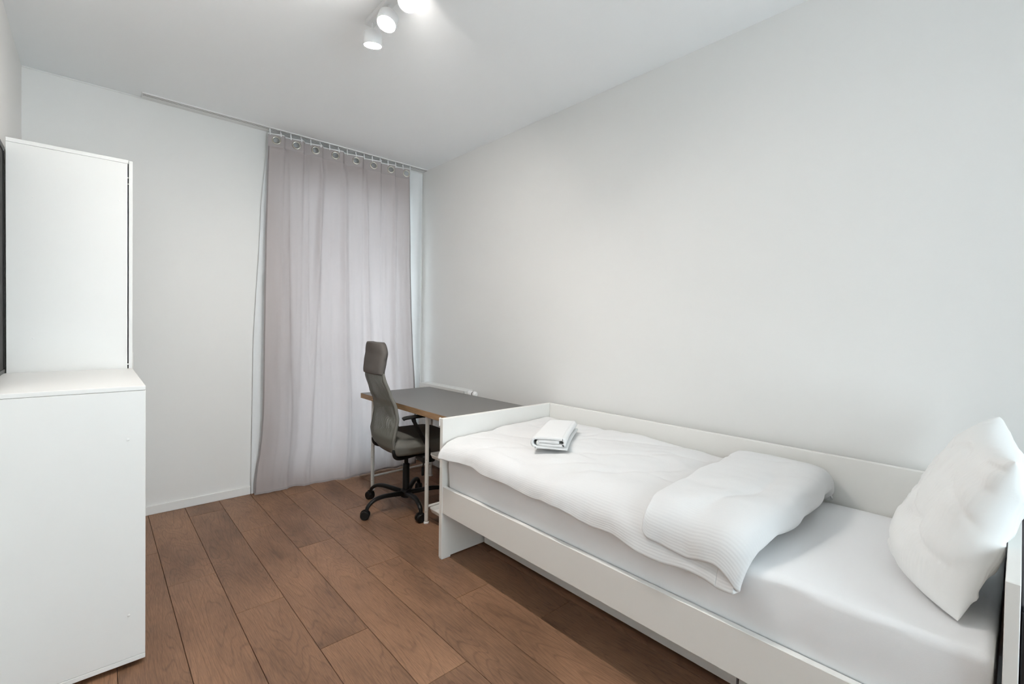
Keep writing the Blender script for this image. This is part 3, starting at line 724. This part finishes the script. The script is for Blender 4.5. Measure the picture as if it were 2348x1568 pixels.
def duvet_point(s, t):
    x, z = lat(s); y, dzz, q = lon(t)
    if dzz < 0: dzz *= 1-.9*sstep(.55, .78, s)
    front = sstep(.80, 1.0, s)
    z += dzz
    if s > FS:       # hanging front: from the rounded edge down to the hem
        hem = lerp(HEM, y)+.004*math.sin(y*21)+.005*fbm((y*7, 1, 2), 2)
        if q > 1.545: hem = hem+(lerp(FLAP, y)-hem)*sstep(1.545, 1.66, q)
        zt = ZFS+dzz; z = zt-(ZFS-lat(s)[1])/(ZFS-SX[-1][2])*(zt-hem)
        x += .006*math.sin(y*17+2)*front
        y += .035*front*sstep(1.40, 1.55, q)*(1-sstep(1.66, 1.9, q))
    top = 1-front
    # soft lumps and shallow creases
    z += top*(.012*fbm((x*3.2, y*2.6, q*.3), 2)+.0055*fbm((x*7+y*3, y*7-x*4, 3+q*.2), 3))
    cr = abs(noise.noise(Vector((x*2.2+y*1.1+7, y*1.6-x*.8, q*.15))))
    z -= top*.007*math.exp(-(cr/.07)**2)
    cr2 = abs(noise.noise(Vector((x*4.2+1, y*2.2+x*3.0, 9+q*.2))))
    z -= (top+.4)*.004*math.exp(-(cr2/.08)**2)
    x += front*.006*fbm((y*14, z*9, q*.2), 2)
    # foot corner pulled out over the end of the panel
    k = math.exp(-(((s-1.0)/.16)**2+((q)/.10)**2))
    x -= .030*k; y = min(y, 2.052); z += .012*k
    if q > 1.5:      # folded end: a little wavy, lower towards the front corner
        y += .012*math.sin(x*9+1)*(1-sstep(1.75, 1.95, q)) + .012*fbm((x*6, 3, 1), 2)
        z -= .008*sstep(.45, .75, s)*(1-sstep(.78, .9, s))*(1-sstep(1.60, 1.8, q))
    if s < .80: z = max(z, .5865)
    return Vector((x, y, z))
ns, ntt = 96, 190
Pd = [[duvet_point(i/(ns-1), j/(ntt-1)) for j in range(ntt)] for i in range(ns)]
smax = SX[-1][0]-SX[0][0]
me = grid_mesh('duvet', Pd, uv=lambda i, j: (i/(ns-1)*smax, j/(ntt-1)*LP[-1][0]))
dv = obj('duvet', me, DUVET, None, smooth=True)
md = dv.modifiers.new('thickness', 'SOLIDIFY'); md.thickness = .026; md.offset = 0; md.use_rim = True
sd = dv.modifiers.new('sub', 'SUBSURF'); sd.levels = 1; sd.render_levels = 1
tag(dv, 'white ribbed duvet spread over the mattress and folded back near the pillow', 'duvet')

# pillow propped against the near end panel
def pillow_mesh():
    n = 64; NT, FT, NB, FB = Vector((1.57, .006, .95)), Vector((2.09, .046, .985)), Vector((1.48, .090, .574)), Vector((2.13, .238, .577))
    nrm = (FB+FT-NB-NT).cross(NT+FT-NB-FB).normalized()
    if nrm.y < 0: nrm = -nrm
    def pt(u, v, side):
        h = max(0, 1-abs(u)**4)**.46*max(0, 1-abs(v)**3)**.44
        uu = u*(1-.06*(1-v*v)); vv = v*(1-.08*(1-u*u)); a = (uu+1)/2; b = (vv+1)/2
        p = (NB*(1-a)+FB*a)*(1-b)+(NT*(1-a)+FT*a)*b
        p.y += .090*(1-u*u)*(1-.8*u)/1.2*((1-v)/2)**1.5
        wr = .012*fbm((u*2.0+4, v*2.0, side*3), 3)*h
        cr = abs(noise.noise(Vector((u*1.3+v*.8+2.3, v*1.6-u*.9, side*2.0))))
        wr -= .011*math.exp(-(cr/.09)**2)*h**.5
        # slack crease running down from the near top corner and a dent near the lower corner
        d = (u+.62-.25*(v+.2)**2+.10*v); wr -= (.016*math.exp(-(d/.07)**2)*sstep(-.75, -.2, v)*(1-sstep(.7, 1, v)) if side > 0 else 0)
        wr -= (.022*math.exp(-((u+.35)/.16)**2-((v+.35)/.13)**2) if side > 0 else 0)
        p = p+nrm*(side*h*(.084 if side > 0 else .078)+wr)
        if p.z < .765: p.y = max(p.y, .0165)
        p.z = max(p.z, .573); return p
    us = [math.sin(PI/2*(-1+2*i/n)) for i in range(n+1)]
    bm = bmesh.new(); uvl = bm.loops.layers.uv.new('UVMap')
    for side in (1, -1):
        vs = [[bm.verts.new(pt(a, b, side)) for b in us] for a in us]
        for i in range(n):
            for j in range(n):
                q = [(i, j), (i+1, j), (i+1, j+1), (i, j+1)]
                f = bm.faces.new([vs[a][b] for a, b in q])
                for l, (a, b) in zip(f.loops, q): l[uvl].uv = (us[a]*.32, us[b]*.24)
    bmesh.ops.remove_doubles(bm, verts=bm.verts, dist=1e-4)
    bmesh.ops.recalc_face_normals(bm, faces=bm.faces)
    me = bpy.data.meshes.new('pillow'); bm.to_mesh(me); bm.free(); return me
pl = obj('pillow', pillow_mesh(), PILLOW, None, smooth=True)
tag(pl, 'plump white ribbed pillow propped up against the near end panel', 'pillow')

# folded towel: a flattened spiral of terry, extruded
def towel_mesh():
    path = []
    def arc(cx, cz, r, a0, a1, n=7): return [(cx+r*math.cos(a0+(a1-a0)*k/n), cz+r*math.sin(a0+(a1-a0)*k/n)) for k in range(n+1)]
    W2 = .082
    path += [(-W2-.004, .004), (-.02, .004), (W2-.02, .005)]
    path += arc(W2-.022, .027, .022, -PI/2, PI/2)
    path += [(0, .050), (-W2+.022, .049)]
    path += arc(-W2+.022, .035, .0142, PI/2, 1.5*PI)
    path += [(0, .0185), (W2-.035, .0185)]
    path += arc(W2-.035, .026, .0075, -PI/2, PI/2)
    path += [(0, .0345), (-W2+.035, .035)]
    pp = [Vector((a, b, 0)) for a, b in path]; pp = smooth_path(pp, 3)
    th = .0128; Lx = .40; nl = 26
    prof = []
    for side in (1, -1):
        seq = range(len(pp)) if side > 0 else range(len(pp)-1, -1, -1)
        for i in seq:
            d = (pp[min(i+1, len(pp)-1)]-pp[max(i-1, 0)]).normalized(); nn = Vector((-d.y, d.x, 0))
            prof.append(pp[i]+nn*th/2*side)
    G = []
    for k in range(nl+1):
        t = k/nl
        G.append([Vector((t*Lx+.0025*fbm((p.x*30, p.y*60, 2), 2)*(1 if k in (0, nl) else 0), p.x*(1-.05*t)+.006*math.sin(t*3), max(.0005, p.y*(1-.10*t+.02*math.sin(t*9))+.0022*fbm((t*8, p.x*20, p.y*25), 2)))) for p in prof])
    me = grid_mesh('towel', G, closed_v=True)
    bm = bmesh.new(); bm.from_mesh(me); bm.verts.ensure_lookup_table(); m_ = len(prof); h_ = m_//2
    for k in (0, nl):
        for i in range(h_-1):
            q = [bm.verts[k*m_+i], bm.verts[k*m_+i+1], bm.verts[k*m_+m_-2-i], bm.verts[k*m_+m_-1-i]]
            try: bm.faces.new(q)
            except Exception: pass
    bmesh.ops.recalc_face_normals(bm, faces=bm.faces); bm.to_mesh(me); bm.free(); return me
tl = obj('towel', towel_mesh(), TOWEL, None, smooth=True)
tl.location = (1.545, 1.485, .677); tl.rotation_euler = (0, -.02, math.radians(33))
tag(tl, 'folded white terry towel lying on the duvet near the foot', 'towel')

# black unit just beyond the bed's near end
bu = thing('black_nightstand', 'black unit standing beyond the near end of the bed', 'cabinet', (1.75, -.24, 0))
box('body', 1.375, 2.10, -.44, -.0098, .03, .70, BLACKF, bu, bev=.003)
box('plinth', 1.42, 2.08, -.42, -.03, 0, .03, BLACKF, bu, bev=0)
box('drawer_front', 1.360, 1.3745, -.43, -.0105, .38, .69, BLACKF, bu, bev=.002)
box('drawer_front', 1.360, 1.3745, -.43, -.0105, .04, .37, BLACKF, bu, bev=.002)
